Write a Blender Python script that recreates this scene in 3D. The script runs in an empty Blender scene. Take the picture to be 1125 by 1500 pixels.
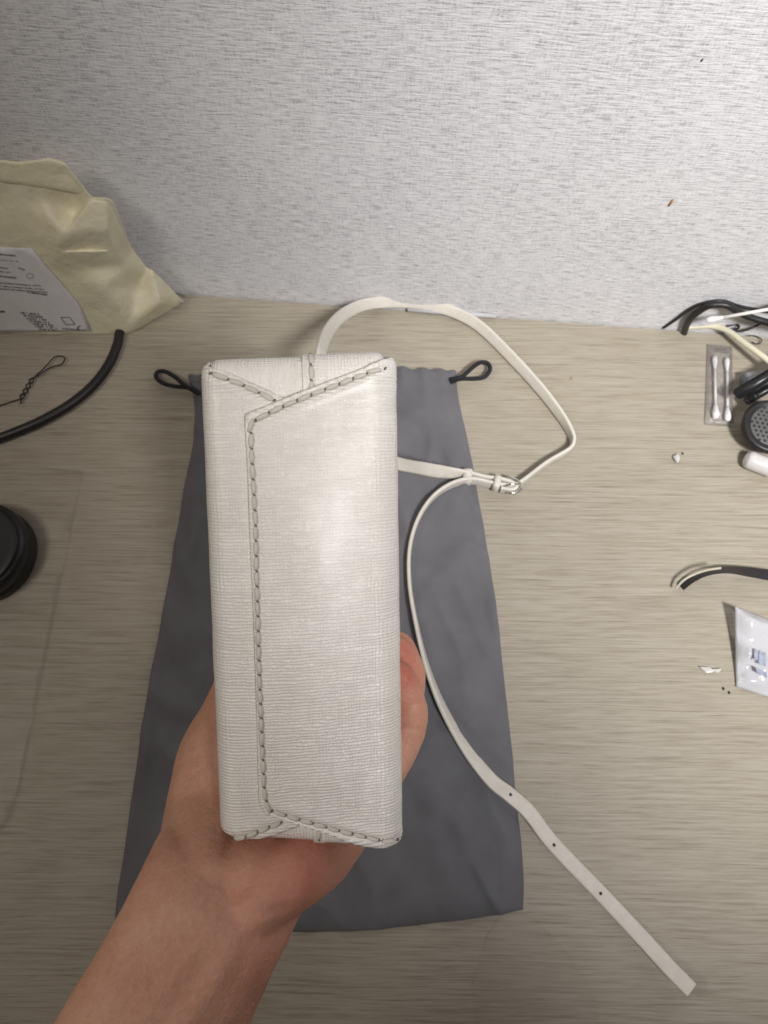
import bpy, bmesh, math, random
from mathutils import Vector, Matrix, noise
from mathutils.geometry import delaunay_2d_cdt
from mathutils.bvhtree import BVHTree
random.seed(4)
R = math.radians
S = bpy.context.scene
COL = S.collection

# ------------------------------------------------------------------ camera
F, CX, CY = 1060.0, 562.5, 750.0
H, PITCH = 0.58, R(71)
cam_d = bpy.data.cameras.new("camera")
cam = bpy.data.objects.new("camera", cam_d)
COL.objects.link(cam)
cam.location = (0, 0, H)
cam.rotation_euler = (math.pi / 2 - PITCH, 0, 0)
cam_d.sensor_fit = 'VERTICAL'
cam_d.sensor_height = 36
cam_d.lens = 36 * F / 1500
cam_d.clip_start, cam_d.clip_end = 0.01, 50
cam_d.dof.use_dof = True
cam_d.dof.focus_distance = 0.33
cam_d.dof.aperture_fstop = 20
S.camera = cam
CAM = Vector((0, 0, H))
RX = Vector((1, 0, 0))
UP = Vector((0, math.sin(PITCH), math.cos(PITCH)))
FW = Vector((0, math.cos(PITCH), -math.sin(PITCH)))

# ------------------------------------------------------------------ light
S.view_settings.view_transform = 'Standard'
S.view_settings.look = 'None'
S.view_settings.exposure = 0.0
S.view_settings.gamma = 1
wd = bpy.data.worlds.new("World")
S.world = wd
wd.use_nodes = True
wd.node_tree.nodes['Background'].inputs[0].default_value = (1.0, 0.92, 0.82, 1)
wd.node_tree.nodes['Background'].inputs[1].default_value = 0.026

def aim(o, target):
    o.rotation_euler = (Vector(target) - o.location).to_track_quat('-Z', 'Y').to_euler()

def lamp(name, kind, loc, target, energy, color, **kw):
    d = bpy.data.lights.new(name, kind)
    d.energy, d.color = energy, color
    for k, v in kw.items():
        setattr(d, k, v)
    o = bpy.data.objects.new(name, d)
    o.location = loc
    COL.objects.link(o)
    aim(o, target)
    return o

lamp("unseen_key_spot", 'SPOT', (0.46, -0.47, 1.35), (0.42, 0.41, 0.10), 122, (1.0, 0.985, 0.98),  # unseen key lamp; its cone edge stands in for the photographer's shadow
     spot_size=R(54), spot_blend=0.9, shadow_soft_size=0.13)
lamp("added_fill_light", 'AREA', (-0.62, -0.02, 1.0), (-0.15, 0.2, 0.1), 2.55, (1.0, 0.92, 0.82),  # unseen fill light, added at upper left to lift the dark side
     shape='DISK', size=0.30)

# ------------------------------------------------------------------ projection helpers
def ray(px, py):
    return RX * ((px - CX) / F) - UP * ((py - CY) / F) + FW

def dep(px, py, Z):                      # a point at camera depth Z
    return CAM + ray(px, py) * Z

def at(px, py, z=0.0):                   # a point at height z above the desk
    r = ray(px, py)
    return CAM + r * ((z - H) / r.z)

def onplane(px, py, p0, n):
    r = ray(px, py)
    return CAM + r * ((p0 - CAM).dot(n) / r.dot(n))

WA, WB = at(272, 429.5), at(930, 478)
WDIR = (WB - WA).normalized()
WN = Vector((WDIR.y, -WDIR.x, 0)).normalized()      # wall normal, to the room
def onwall(px, py, off=0.0):
    return onplane(px, py, WA + WN * off, WN)

# ------------------------------------------------------------------ object helpers
def obj(name, bm, m, parent=None, smooth=True, label=None, cat=None, group=None, kind=None):
    me = bpy.data.meshes.new(name)
    bm.normal_update()
    bm.to_mesh(me)
    bm.free()
    return link(name, me, m, parent, smooth, label, cat, group, kind)

def link(name, me, m, parent=None, smooth=True, label=None, cat=None, group=None, kind=None):
    if m and not len(me.materials):
        me.materials.append(m)
    if smooth:
        for p in me.polygons:
            p.use_smooth = True
    o = bpy.data.objects.new(name, me)
    COL.objects.link(o)
    if parent:
        o.parent = parent
        o.matrix_parent_inverse = Matrix.Translation(-parent.location)
    props(o, label, cat, group, kind)
    return o

def props(o, label=None, cat=None, group=None, kind=None):
    if label: o['label'] = label
    if cat: o['category'] = cat
    if group: o['group'] = group
    if kind: o['kind'] = kind
    return o

def thing(name, loc, label, cat, group=None):
    o = bpy.data.objects.new(name, None)
    o.empty_display_size = 0.02
    o.location = loc
    COL.objects.link(o)
    return props(o, label, cat, group)

def catmull(pts, n=8, closed=False):
    """pts: list of tuples of floats -> resampled smooth list of tuples"""
    out = []
    N = len(pts)
    segs = N if closed else N - 1
    for i in range(segs):
        if closed:
            p = [pts[(i + k) % N] for k in (-1, 0, 1, 2)]
        else:
            p = [pts[max(0, min(N - 1, i + k))] for k in (-1, 0, 1, 2)]
        for k in range(n):
            t = k / n
            out.append(tuple(0.5 * (2 * b + (c - a) * t + (2 * a - 5 * b + 4 * c - d) * t * t +
                                    (3 * b - a - 3 * c + d) * t ** 3) for a, b, c, d in zip(*p)))
    if not closed:
        out.append(tuple(pts[-1]))
    return out

def tube_bm(path, rad, seg=10, closed=False, bm=None, caps=True):
    """path: list of Vectors, rad: number or list"""
    bm = bm or bmesh.new()
    n = len(path)
    rings, ref = [], None
    for i, p in enumerate(path):
        a = path[(i - 1) % n] if (closed or i > 0) else path[i]
        b = path[(i + 1) % n] if (closed or i < n - 1) else path[i]
        t = (b - a)
        t = t.normalized() if t.length > 1e-9 else Vector((0, 0, 1))
        if ref is None:
            ref = t.orthogonal().normalized()
        ref = (ref - t * ref.dot(t))
        ref = ref.normalized() if ref.length > 1e-6 else t.orthogonal().normalized()
        q = t.cross(ref)
        r = rad[i] if isinstance(rad, (list, tuple)) else rad
        rings.append([bm.verts.new(p + (ref * math.cos(2 * math.pi * k / seg) + q * math.sin(2 * math.pi * k / seg)) * r)
                      for k in range(seg)])
    for i in range(n if closed else n - 1):
        A, B = rings[i], rings[(i + 1) % n]
        for k in range(seg):
            bm.faces.new((A[k], A[(k + 1) % seg], B[(k + 1) % seg], B[k]))
    if caps and not closed:
        bm.faces.new(list(reversed(rings[0])))
        bm.faces.new(rings[-1])
    return bm

def cable(name, ctrl, r, m, n=8, seg=10, **kw):
    pts = [Vector(p) for p in catmull([tuple(p) for p in ctrl], n)]
    return obj(name, tube_bm(pts, r, seg), m, **kw)

def lathe_bm(prof, seg=32, M=None, bm=None):
    """prof: (radius, z) list, closed with caps at both ends"""
    bm = bm or bmesh.new()
    M = M or Matrix()
    rings = []
    for r, z in prof:
        rings.append([bm.verts.new(M @ Vector((r * math.cos(2 * math.pi * k / seg), r * math.sin(2 * math.pi * k / seg), z)))
                      for k in range(seg)])
    for A, B in zip(rings, rings[1:]):
        for k in range(seg):
            bm.faces.new((A[k], A[(k + 1) % seg], B[(k + 1) % seg], B[k]))
    bm.faces.new(list(reversed(rings[0])))
    bm.faces.new(rings[-1])
    return bm

def basis(o, x, y, z):
    M = Matrix((x, y, z)).transposed().to_4x4()
    M.translation = o
    return M

# ------------------------------------------------------------------ materials
def new_mat(name):
    m = bpy.data.materials.new(name)
    m.use_nodes = True
    nt = m.node_tree
    return m, nt, nt.nodes['Principled BSDF']

def setp(b, **kw):
    for k, v in kw.items():
        b.inputs[k.replace('_', ' ')].default_value = v

def nd(nt, t, **kw):
    n = nt.nodes.new(t)
    for k, v in kw.items():
        setattr(n, k, v)
    return n

def ramp(nt, src, stops):
    r = nd(nt, 'ShaderNodeValToRGB')
    e = r.color_ramp.elements
    while len(e) < len(stops):
        e.new(0.5)
    for x, (p, c) in zip(e, stops):
        x.position = p
        x.color = (*c, 1) if len(c) == 3 else c
    nt.links.new(src, r.inputs[0])
    return r.outputs[0]

def noise_tex(nt, vec, scale=(1, 1, 1), detail=3, rough=0.55, rot=(0, 0, 0), dist=0.0):
    mp = nd(nt, 'ShaderNodeMapping')
    mp.inputs['Scale'].default_value = scale
    mp.inputs['Rotation'].default_value = rot
    nt.links.new(vec, mp.inputs[0])
    n = nd(nt, 'ShaderNodeTexNoise')
    n.inputs['Scale'].default_value = 1
    n.inputs['Detail'].default_value = detail
    n.inputs['Roughness'].default_value = rough
    n.inputs['Distortion'].default_value = dist
    nt.links.new(mp.outputs[0], n.inputs['Vector'])
    return n.outputs['Fac']

def math_n(nt, op, a, b):
    n = nd(nt, 'ShaderNodeMath', operation=op)
    for i, x in enumerate((a, b)):
        if isinstance(x, (int, float)):
            n.inputs[i].default_value = x
        else:
            nt.links.new(x, n.inputs[i])
    return n.outputs[0]

def mixc(nt, fac, a, b, mode='MIX'):
    n = nd(nt, 'ShaderNodeMix', data_type='RGBA', blend_type=mode)
    if isinstance(fac, (int, float)):
        n.inputs[0].default_value = fac
    else:
        nt.links.new(fac, n.inputs[0])
    for i, x in ((6, a), (7, b)):
        if isinstance(x, tuple):
            n.inputs[i].default_value = (*x, 1)
        else:
            nt.links.new(x, n.inputs[i])
    return n.outputs[2]

def bump(nt, b, h, strength=0.5, dist=0.001):
    n = nd(nt, 'ShaderNodeBump')
    n.inputs['Strength'].default_value = strength
    n.inputs['Distance'].default_value = dist
    nt.links.new(h, n.inputs['Height'])
    nt.links.new(n.outputs[0], b.inputs['Normal'])

def plain(name, col, rough=0.5, metal=0.0, spec=0.5, var=0.12, vs=120, bmp=0.0, bs=900, **kw):
    m, nt, b = new_mat(name)
    tc = nd(nt, 'ShaderNodeTexCoord')
    f = noise_tex(nt, tc.outputs['Object'], (vs,) * 3, 4)
    lo = tuple(c * (1 - var) for c in col)
    hi = tuple(min(1, c * (1 + var)) for c in col)
    nt.links.new(ramp(nt, f, [(0.3, lo), (0.7, hi)]), b.inputs['Base Color'])
    setp(b, Roughness=rough, Metallic=metal, Specular_IOR_Level=spec, **kw)
    if bmp:
        bump(nt, b, noise_tex(nt, tc.outputs['Object'], (bs,) * 3, 3), bmp, 0.0005)
    return m

def film(name, tint=(0.97, 0.97, 0.98), haze=0.12, hazecol=(0.8, 0.8, 0.82), rough=0.12, gl=1.0, bs=60, bstr=0.4):
    """clear thin plastic: see-through, a little milky, with a glossy reflection"""
    m, nt, b = new_mat(name)
    nt.nodes.remove(b)
    out = nt.nodes['Material Output']
    tr = nd(nt, 'ShaderNodeBsdfTransparent')
    tr.inputs[0].default_value = (*tint, 1)
    df = nd(nt, 'ShaderNodeBsdfDiffuse')
    df.inputs[0].default_value = (*hazecol, 1)
    g = nd(nt, 'ShaderNodeBsdfGlossy')
    g.inputs['Roughness'].default_value = rough
    fr = nd(nt, 'ShaderNodeFresnel')
    fr.inputs[0].default_value = 1.45
    tc = nd(nt, 'ShaderNodeTexCoord')
    bn = nd(nt, 'ShaderNodeBump')
    bn.inputs['Strength'].default_value = bstr
    bn.inputs['Distance'].default_value = 0.002
    nt.links.new(noise_tex(nt, tc.outputs['Object'], (bs,) * 3, 3), bn.inputs['Height'])
    nt.links.new(bn.outputs[0], g.inputs['Normal'])
    nt.links.new(bn.outputs[0], fr.inputs['Normal'])
    m1 = nd(nt, 'ShaderNodeMixShader')
    m1.inputs[0].default_value = haze
    nt.links.new(tr.outputs[0], m1.inputs[1])
    nt.links.new(df.outputs[0], m1.inputs[2])
    m2 = nd(nt, 'ShaderNodeMixShader')
    nt.links.new(math_n(nt, 'MULTIPLY', fr.outputs[0], gl), m2.inputs[0])
    nt.links.new(m1.outputs[0], m2.inputs[1])
    nt.links.new(g.outputs[0], m2.inputs[2])
    nt.links.new(m2.outputs[0], out.inputs[0])
    return m

def leather_mat():
    m, nt, b = new_mat("embossed_leather")
    uv = nd(nt, 'ShaderNodeUVMap').outputs[0]
    sp = nd(nt, 'ShaderNodeSeparateXYZ')
    nt.links.new(uv, sp.inputs[0])
    def wave(axis, freq, nz, amp):
        return math_n(nt, 'SINE', math_n(nt, 'ADD', math_n(nt, 'MULTIPLY', sp.outputs[axis], freq), math_n(nt, 'MULTIPLY', nz, amp)), 0.0)
    a1 = noise_tex(nt, uv, (150, 800, 1), 1.5, 0.5, dist=0.1)
    rib = wave(1, 4700, noise_tex(nt, uv, (90, 260, 1), 2), 9)       # ridges across the bag
    thr = wave(0, 4700, noise_tex(nt, uv, (260, 90, 1), 2), 9)       # threads along the bag
    m1 = ramp(nt, noise_tex(nt, uv, (40, 170, 1), 2), [(0.35, (0.6,) * 3), (0.65, (1,) * 3)])
    m2 = ramp(nt, noise_tex(nt, uv, (190, 45, 1), 2), [(0.42, (0.1,) * 3), (0.66, (1,) * 3)])
    bead = noise_tex(nt, uv, (1500, 1300, 1), 1)
    h = math_n(nt, 'MULTIPLY', math_n(nt, 'MULTIPLY', rib, m1), 0.34)
    h = math_n(nt, 'ADD', h, math_n(nt, 'MULTIPLY', math_n(nt, 'MULTIPLY', thr, m2), 0.22))
    h = math_n(nt, 'ADD', h, math_n(nt, 'MULTIPLY', a1, 0.22))
    h = math_n(nt, 'ADD', h, math_n(nt, 'MULTIPLY', bead, 0.75))
    bump(nt, b, h, 0.55, 0.00085)
    dirt = noise_tex(nt, uv, (35, 35, 1), 4)
    c = ramp(nt, dirt, [(0.3, (0.785, 0.746, 0.685)), (0.7, (0.851, 0.815, 0.759))])
    nt.links.new(c, b.inputs['Base Color'])
    setp(b, Roughness=0.36, Specular_IOR_Level=0.7, Coat_Weight=0.5, Coat_Roughness=0.34)
    return m

def wall_mat():
    m, nt, b = new_mat("woven_wallpaper")
    uv = nd(nt, 'ShaderNodeUVMap').outputs[0]
    h1 = noise_tex(nt, uv, (80, 780, 1), 3, 0.6, dist=0.1)
    h2 = noise_tex(nt, uv, (640, 150, 1), 3, 0.6, dist=0.2)
    h3 = noise_tex(nt, uv, (700, 900, 1), 2, 0.6)
    p = noise_tex(nt, uv, (9, 14, 1), 2)
    f = math_n(nt, 'ADD', math_n(nt, 'MULTIPLY', h1, 0.66), math_n(nt, 'MULTIPLY', h2, 0.28))
    f = math_n(nt, 'ADD', f, math_n(nt, 'MULTIPLY', h3, 0.16))
    f = math_n(nt, 'ADD', f, math_n(nt, 'MULTIPLY', math_n(nt, 'SUBTRACT', p, 0.5), 0.10))
    c = ramp(nt, f, [(0.40, (0.42, 0.42, 0.435)), (0.48, (0.60, 0.60, 0.615)), (0.56, (0.76, 0.755, 0.775)), (0.66, (0.84, 0.835, 0.85))])
    nt.links.new(c, b.inputs['Base Color'])
    bump(nt, b, f, 0.5, 0.0014)
    setp(b, Roughness=0.65, Specular_IOR_Level=0.3)
    return m

def desk_mat():
    m, nt, b = new_mat("pale_oak_laminate")
    uv = nd(nt, 'ShaderNodeUVMap').outputs[0]
    warp = noise_tex(nt, uv, (9, 22, 1), 2)
    cmb = nd(nt, 'ShaderNodeVectorMath', operation='ADD')
    sx = nd(nt, 'ShaderNodeCombineXYZ')
    nt.links.new(math_n(nt, 'MULTIPLY', warp, 0.0045), sx.inputs[1])
    nt.links.new(uv, cmb.inputs[0])
    nt.links.new(sx.outputs[0], cmb.inputs[1])
    v = cmb.outputs[0]
    g1 = noise_tex(nt, v, (12, 520, 1), 4, 0.6)
    g2 = noise_tex(nt, v, (30, 900, 1), 4, 0.68)
    g3 = noise_tex(nt, v, (5, 60, 1), 3, 0.5)
    f = math_n(nt, 'ADD', math_n(nt, 'MULTIPLY', g1, 0.42), math_n(nt, 'MULTIPLY', g2, 0.52))
    f = math_n(nt, 'ADD', f, math_n(nt, 'MULTIPLY', g3, 0.06))
    c = ramp(nt, f, [(0.36, (0.222, 0.184, 0.146)), (0.45, (0.320, 0.279, 0.216)), (0.52, (0.374, 0.334, 0.265)), (0.64, (0.428, 0.387, 0.326))])
    nt.links.new(c, b.inputs['Base Color'])
    bump(nt, b, f, 0.35, 0.0008)
    setp(b, Roughness=0.5, Specular_IOR_Level=0.35)
    return m

def skin_mat():
    m, nt, b = new_mat("skin")
    tc = nd(nt, 'ShaderNodeTexCoord').outputs['Object']
    n1 = noise_tex(nt, tc, (38, 38, 38), 3, 0.55)
    n2 = noise_tex(nt, tc, (420, 420, 420), 3, 0.6)
    c = ramp(nt, n1, [(0.32, (0.524, 0.251, 0.165)), (0.52, (0.587, 0.312, 0.211)), (0.70, (0.640, 0.369, 0.259))])
    c = mixc(nt, 0.35, c, ramp(nt, n2, [(0.3, (0.483, 0.221, 0.150)), (0.7, (0.650, 0.372, 0.270))]))
    at_ = nd(nt, 'ShaderNodeAttribute', attribute_name='flush_shade')
    c = mixc(nt, math_n(nt, 'MULTIPLY', at_.outputs['Fac'], 0.85), c, (0.46, 0.12, 0.08))  # dark red for flushed skin, also paints the bag's shade onto the palm
    nt.links.new(c, b.inputs['Base Color'])
    v = nd(nt, 'ShaderNodeTexVoronoi', feature='DISTANCE_TO_EDGE')
    v.inputs['Scale'].default_value = 900
    nt.links.new(tc, v.inputs['Vector'])
    h = math_n(nt, 'ADD', math_n(nt, 'MULTIPLY', v.outputs['Distance'], 0.5), n2)
    bump(nt, b, h, 0.6, 0.0008)
    setp(b, Roughness=0.5, Specular_IOR_Level=0.4, Subsurface_Weight=0.12, Subsurface_Scale=0.006)
    b.inputs['Subsurface Radius'].default_value = (1.0, 0.35, 0.2)
    return m

def fabric_mat():
    m, nt, b = new_mat("grey_cotton_cloth")
    uv = nd(nt, 'ShaderNodeUVMap').outputs[0]
    f = noise_tex(nt, uv, (30, 30, 1), 4)
    w1 = noise_tex(nt, uv, (600, 2400, 1), 2)
    w2 = noise_tex(nt, uv, (2400, 600, 1), 2)
    c = ramp(nt, f, [(0.3, (0.131, 0.130, 0.140)), (0.7, (0.164, 0.163, 0.176))])
    nt.links.new(c, b.inputs['Base Color'])
    cr = noise_tex(nt, uv, (17, 11, 1), 2, 0.5, dist=0.6)
    fold = math_n(nt, 'ABSOLUTE', math_n(nt, 'SUBTRACT', cr, 0.5), 0.0)
    bump(nt, b, math_n(nt, 'ADD', math_n(nt, 'MULTIPLY', math_n(nt, 'ADD', w1, w2), 0.045), fold), 0.55, 0.010)
    setp(b, Roughness=0.85, Specular_IOR_Level=0.2, Sheen_Weight=0.15)
    return m

def paper_mat():
    m, nt, b = new_mat("cream_paper")
    tc = nd(nt, 'ShaderNodeTexCoord').outputs['Object']
    f = noise_tex(nt, tc, (30, 30, 30), 4)
    n2 = noise_tex(nt, tc, (110, 110, 110), 4, 0.6)
    nt.links.new(ramp(nt, f, [(0.3, (0.711, 0.646, 0.461)), (0.7, (0.793, 0.731, 0.556))]), b.inputs['Base Color'])
    bump(nt, b, math_n(nt, 'ADD', n2, noise_tex(nt, tc, (34, 34, 34), 2, 0.5, dist=1.2)), 0.5, 0.0025)
    setp(b, Roughness=0.45, Specular_IOR_Level=0.4)
    return m

M = dict(
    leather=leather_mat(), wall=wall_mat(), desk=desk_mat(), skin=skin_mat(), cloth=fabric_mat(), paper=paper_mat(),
    strap=plain("white_strap_leather", (0.69, 0.65, 0.58), 0.45, bmp=0.6, bs=1300, var=0.05),
    strap_edge=plain("strap_underside", (0.62, 0.58, 0.52), 0.6, bmp=0.6, bs=1400, var=0.1, vs=500),
    thread=plain("off_white_thread", (0.64, 0.60, 0.53), 0.55, bmp=0.4, bs=2500, var=0.1),
    hole=plain("dark_hole", (0.20, 0.17, 0.14), 0.9, spec=0.1),
    black=plain("black_rubber", (0.014, 0.013, 0.014), 0.42, bmp=0.1),
    blackmatte=plain("matte_black_plastic", (0.012, 0.012, 0.014), 0.35),
    cord=plain("black_cord", (0.010, 0.011, 0.015), 0.75, bmp=0.6, bs=1800),
    wire=plain("dark_wire", (0.018, 0.014, 0.012), 0.5),
    label=plain("white_sticker", (0.74, 0.72, 0.73), 0.5, var=0.04),
    ink=plain("black_ink", (0.05, 0.048, 0.055), 0.7),
    cream=plain("cream_cable_sheath", (0.70, 0.66, 0.50), 0.45, var=0.04),
    cotton=plain("white_cotton", (0.80, 0.79, 0.78), 0.9, bmp=0.5, bs=1500, var=0.04),
    stick=plain("white_paper_stick", (0.76, 0.74, 0.72), 0.6, var=0.04),
    white=plain("white_plastic", (0.62, 0.60, 0.59), 0.28, var=0.03),
    grille=plain("grey_grille", (0.10, 0.095, 0.095), 0.55),
    frosted=film("frosted_plastic", haze=0.42, hazecol=(0.62, 0.62, 0.63), rough=0.25),
    bluegrey=plain("blue_grey_plastic", (0.20, 0.22, 0.26), 0.4),
    film=film("clear_film", tint=(0.985, 0.985, 0.98), haze=0.0, rough=0.45, gl=0.10, bstr=0.1),
    sheet=film("clear_sheet", tint=(0.994,0.994,0.992), haze=0.008, hazecol=(0.5, 0.5, 0.5), rough=0.4, gl=0.12, bs=25, bstr=0.1),
    sachet=film("clear_sachet", haze=0.05, hazecol=(0.7, 0.7, 0.72), rough=0.18, gl=0.5, bs=160, bstr=0.7),
    pouch=film("milky_pouch", haze=0.55, hazecol=(0.80, 0.80, 0.84), rough=0.12, bs=70, bstr=1.0),
    metal=plain("polished_metal", (0.75, 0.72, 0.68), 0.18, metal=1.0, var=0.03),
    bluecard=plain("blue_grey_print", (0.33, 0.36, 0.46), 0.5, var=0.3, vs=260),
    satin=plain("black_satin", (0.012, 0.012, 0.018), 0.4, bmp=0.2),
    tanedge=plain("pale_ribbon_edge", (0.55, 0.50, 0.40), 0.6),
    splinter=plain("brown_splinter", (0.46, 0.25, 0.11), 0.6),
    copper=plain("red_plastic", (0.28, 0.06, 0.045), 0.4),
)

# ------------------------------------------------------------------ setting
def grid_plane(name, o, x, y, w, h, m, **kw):
    bm = bmesh.new()
    vs = [bm.verts.new(o + x * a + y * b) for a, b in ((-w, -h[0]), (w, -h[0]), (w, h[1]), (-w, h[1]))]
    f = bm.faces.new(vs)
    uvl = bm.loops.layers.uv.new("UVMap")
    for l in f.loops:
        d = l.vert.co - o
        l[uvl].uv = (d.dot(x), d.dot(y))
    return obj(name, bm, m, smooth=False, **kw)

# desk top: a slab whose rear edge stops 1.5 mm short of the wall, with its own grain direction
def build_desk():
    bm = bmesh.new()
    uvl = bm.loops.layers.uv.new("UVMap")
    mid = WA - WN * 0.0 + WN * 0.0015
    fr = [mid - WDIR * 1.2, mid + WDIR * 1.2, mid + WDIR * 1.2 + WN * 0.85, mid - WDIR * 1.2 + WN * 0.85]
    lo = [bm.verts.new(p + Vector((0, 0, -0.025))) for p in fr]
    hi = [bm.verts.new(p) for p in fr]
    bm.faces.new(hi)
    bm.faces.new(list(reversed(lo)))
    for k in range(4):
        bm.faces.new((lo[k], lo[(k + 1) % 4], hi[(k + 1) % 4], hi[k]))
    bmesh.ops.recalc_face_normals(bm, faces=bm.faces)
    c, s = math.cos(R(-0.6)), math.sin(R(-0.6))
    for f in bm.faces:
        for l in f.loops:
            x, y, z = l.vert.co
            l[uvl].uv = (c * x + s * y, -s * x + c * y + z)
    obj("desk_top", bm, M['desk'], smooth=False, kind='structure')
build_desk()
wall_o = WA + WDIR * 0.25
grid_plane("wall", wall_o, WDIR, Vector((0, 0, 1)), 1.3, (0.6, 1.6), M['wall'], kind='structure')

# ------------------------------------------------------------------ handbag
BC = dep(445, 880, 0.297)
TOC = (CAM - BC).normalized()
th, rz = R(12.5), R(1.6)
upc = (UP - TOC * UP.dot(TOC)).normalized()
rtc = upc.cross(TOC).normalized()
L = (upc * math.cos(rz) - rtc * math.sin(rz))
Wx = (rtc * math.cos(rz) + upc * math.sin(rz))
L = (L * math.cos(th) + TOC * math.sin(th)).normalized()
N = Wx.cross(L).normalized()
def bagpt(u, w, n=0.0):
    return BC + Wx * u + L * w + N * n
def uvof(px, py):
    d = onplane(px, py, BC, N) - BC
    return d.dot(Wx), d.dot(L)
HA = 0.0367                                            # half width
VT = uvof(445, 521)[1]
VB = uvof(455, 1240)[1]
DEPTH, TAPER = 0.125, 0.0155
RAD, CR = 0.0062, 0.0045

def kv(v):
    return 0.980 + 0.003 * max(-1, min(1, v / 0.095))
def tv(px, py):
    u, v = uvof(px, py)
    return u / kv(v), v

def ends(x):
    """the two ends of the base run a little askew"""
    return VB + 0.001 - 0.136 * x, VT - 0.0002 + 0.034 * x

def surf(t, v, off=0.0):
    """point on the wrapped leather skin: t across (rolling down both sides), v along"""
    a, s = abs(t), (1 if t >= 0 else -1)
    flat, arc = HA - RAD, RAD * math.pi / 2
    if a <= flat:
        x, z, nx, nz = a, 0.0, 0.0, 1.0
    elif a <= flat + arc:
        g = (a - flat) / RAD
        x, z, nx, nz = flat + RAD * math.sin(g), -RAD * (1 - math.cos(g)), math.sin(g), math.cos(g)
    else:
        k = a - flat - arc
        x, z, nx, nz = HA - k * TAPER / DEPTH, -RAD - k, 1.0, 0.0
    z += 0.0055 * (1 - (min(a, HA) / HA) ** 2) * math.cos(min(1, abs(v) / 0.1) * math.pi / 2)
    # the two ends roll over
    y, ny = v, 0.0
    vb, vt = ends(s * x)
    mid, half = (vt + vb) / 2, (vt - vb) / 2
    q = abs(v - mid)
    sv = 1 if v >= mid else -1
    if q > half - RAD:
        e = q - (half - RAD)
        g = min(e / RAD, math.pi / 2)
        y = mid + sv * (half - RAD + RAD * math.sin(g))
        dz = RAD * (1 - math.cos(g)) + max(0, e - RAD * math.pi / 2)
        z -= dz
        ny = sv * math.sin(g)
        nz *= math.cos(g)
    # round the plan corners
    cx_, cy_ = HA - CR, half - CR
    yy = y - mid
    if x > cx_ and abs(yy) > cy_:
        dx, dy = x - cx_, abs(yy) - cy_
        d = math.hypot(dx, dy)
        m_ = max(dx, dy)
        if d > 1e-9:
            x, yy = cx_ + dx / d * m_, sv * (cy_ + dy / d * m_)
            y = yy + mid
    n = Vector((nx * s, ny, nz))
    n = n.normalized() if n.length > 1e-6 else Vector((0, 0, 1))
    p = Vector((x * s * kv(y), y, z)) + n * off
    return bagpt(p.x, p.y, p.z)

handbag = thing("handbag", bagpt(0, 0, -0.06),
                "white grained leather handbag held upside down so its stitched base faces up", "handbag")

def sheet(name, rows, tfun, vmin, vmax, off, thick, mat, parent, cols=44, groove=None, edge='t0'):
    """leather sheet over (t, v): per row v an interval tfun(v) = (t0, t1)"""
    bm = bmesh.new()
    uvl = bm.loops.layers.uv.new("UVMap")
    g, par = [], {}
    for i in range(rows + 1):
        v = vmin + (vmax - vmin) * i / rows
        t0, t1 = tfun(v)
        line = []
        for j in range(cols + 1):
            k = j / cols
            t = t0 + (t1 - t0) * k
            o = off + 0.00025 * noise.noise(Vector((t * 60, v * 60, off * 900)))
            vb_, vt_ = ends(max(-HA, min(HA, t)))
            half_ = (vt_ - vb_) / 2
            if name.endswith('panel'):
                o -= (off - 0.0013) * math.exp(-((half_ - abs(v - (vt_ + vb_) / 2)) / 0.0025) ** 2)
            if groove:
                o += groove(t, v)
            vt = bm.verts.new(surf(t, v, o))
            par[vt] = (t, v)
            line.append(vt)
        g.append(line)
    for i in range(rows):
        for j in range(cols):
            f = bm.faces.new((g[i][j], g[i][j + 1], g[i + 1][j + 1], g[i + 1][j]))
            for l in f.loops:
                l[uvl].uv = par[l.vert] if name != 'end_gusset' else (par[l.vert][1], par[l.vert][0])
    o = obj(name, bm, mat, parent)
    md = o.modifiers.new("thickness", 'SOLIDIFY')
    md.thickness, md.offset = thick, -1
    return o

def seg_dist(p, a, b):
    ax, ay = a; bx, by = b
    dx, dy = bx - ax, by - ay
    k = max(0, min(1, ((p[0] - ax) * dx + (p[1] - ay) * dy) / (dx * dx + dy * dy)))
    return math.hypot(p[0] - ax - k * dx, p[1] - ay - k * dy)

def poly_groove(lines, depth=0.0007, wid=0.0012):
    segs = [(a, b) for ln in lines for a, b in zip(ln, ln[1:])]
    def fn(t, v):
        d = min(seg_dist((t, v), a, b) for a, b in segs)
        return -depth * math.exp(-(d / wid) ** 2) + 0.0003 * math.exp(-((d - 0.0028) / 0.0016) ** 2)
    return fn

def interp(x, pts):
    pts = sorted(pts)
    if x <= pts[0][0]: return pts[0][1]
    for (a, b), (c, d) in zip(pts, pts[1:]):
        if x <= c:
            return b + (d - b) * (x - a) / (c - a + 1e-12)
    return pts[-1][1]

SIDE = HA - RAD + RAD * math.pi / 2 + DEPTH - RAD       # t of the lower rim of a side

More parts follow.
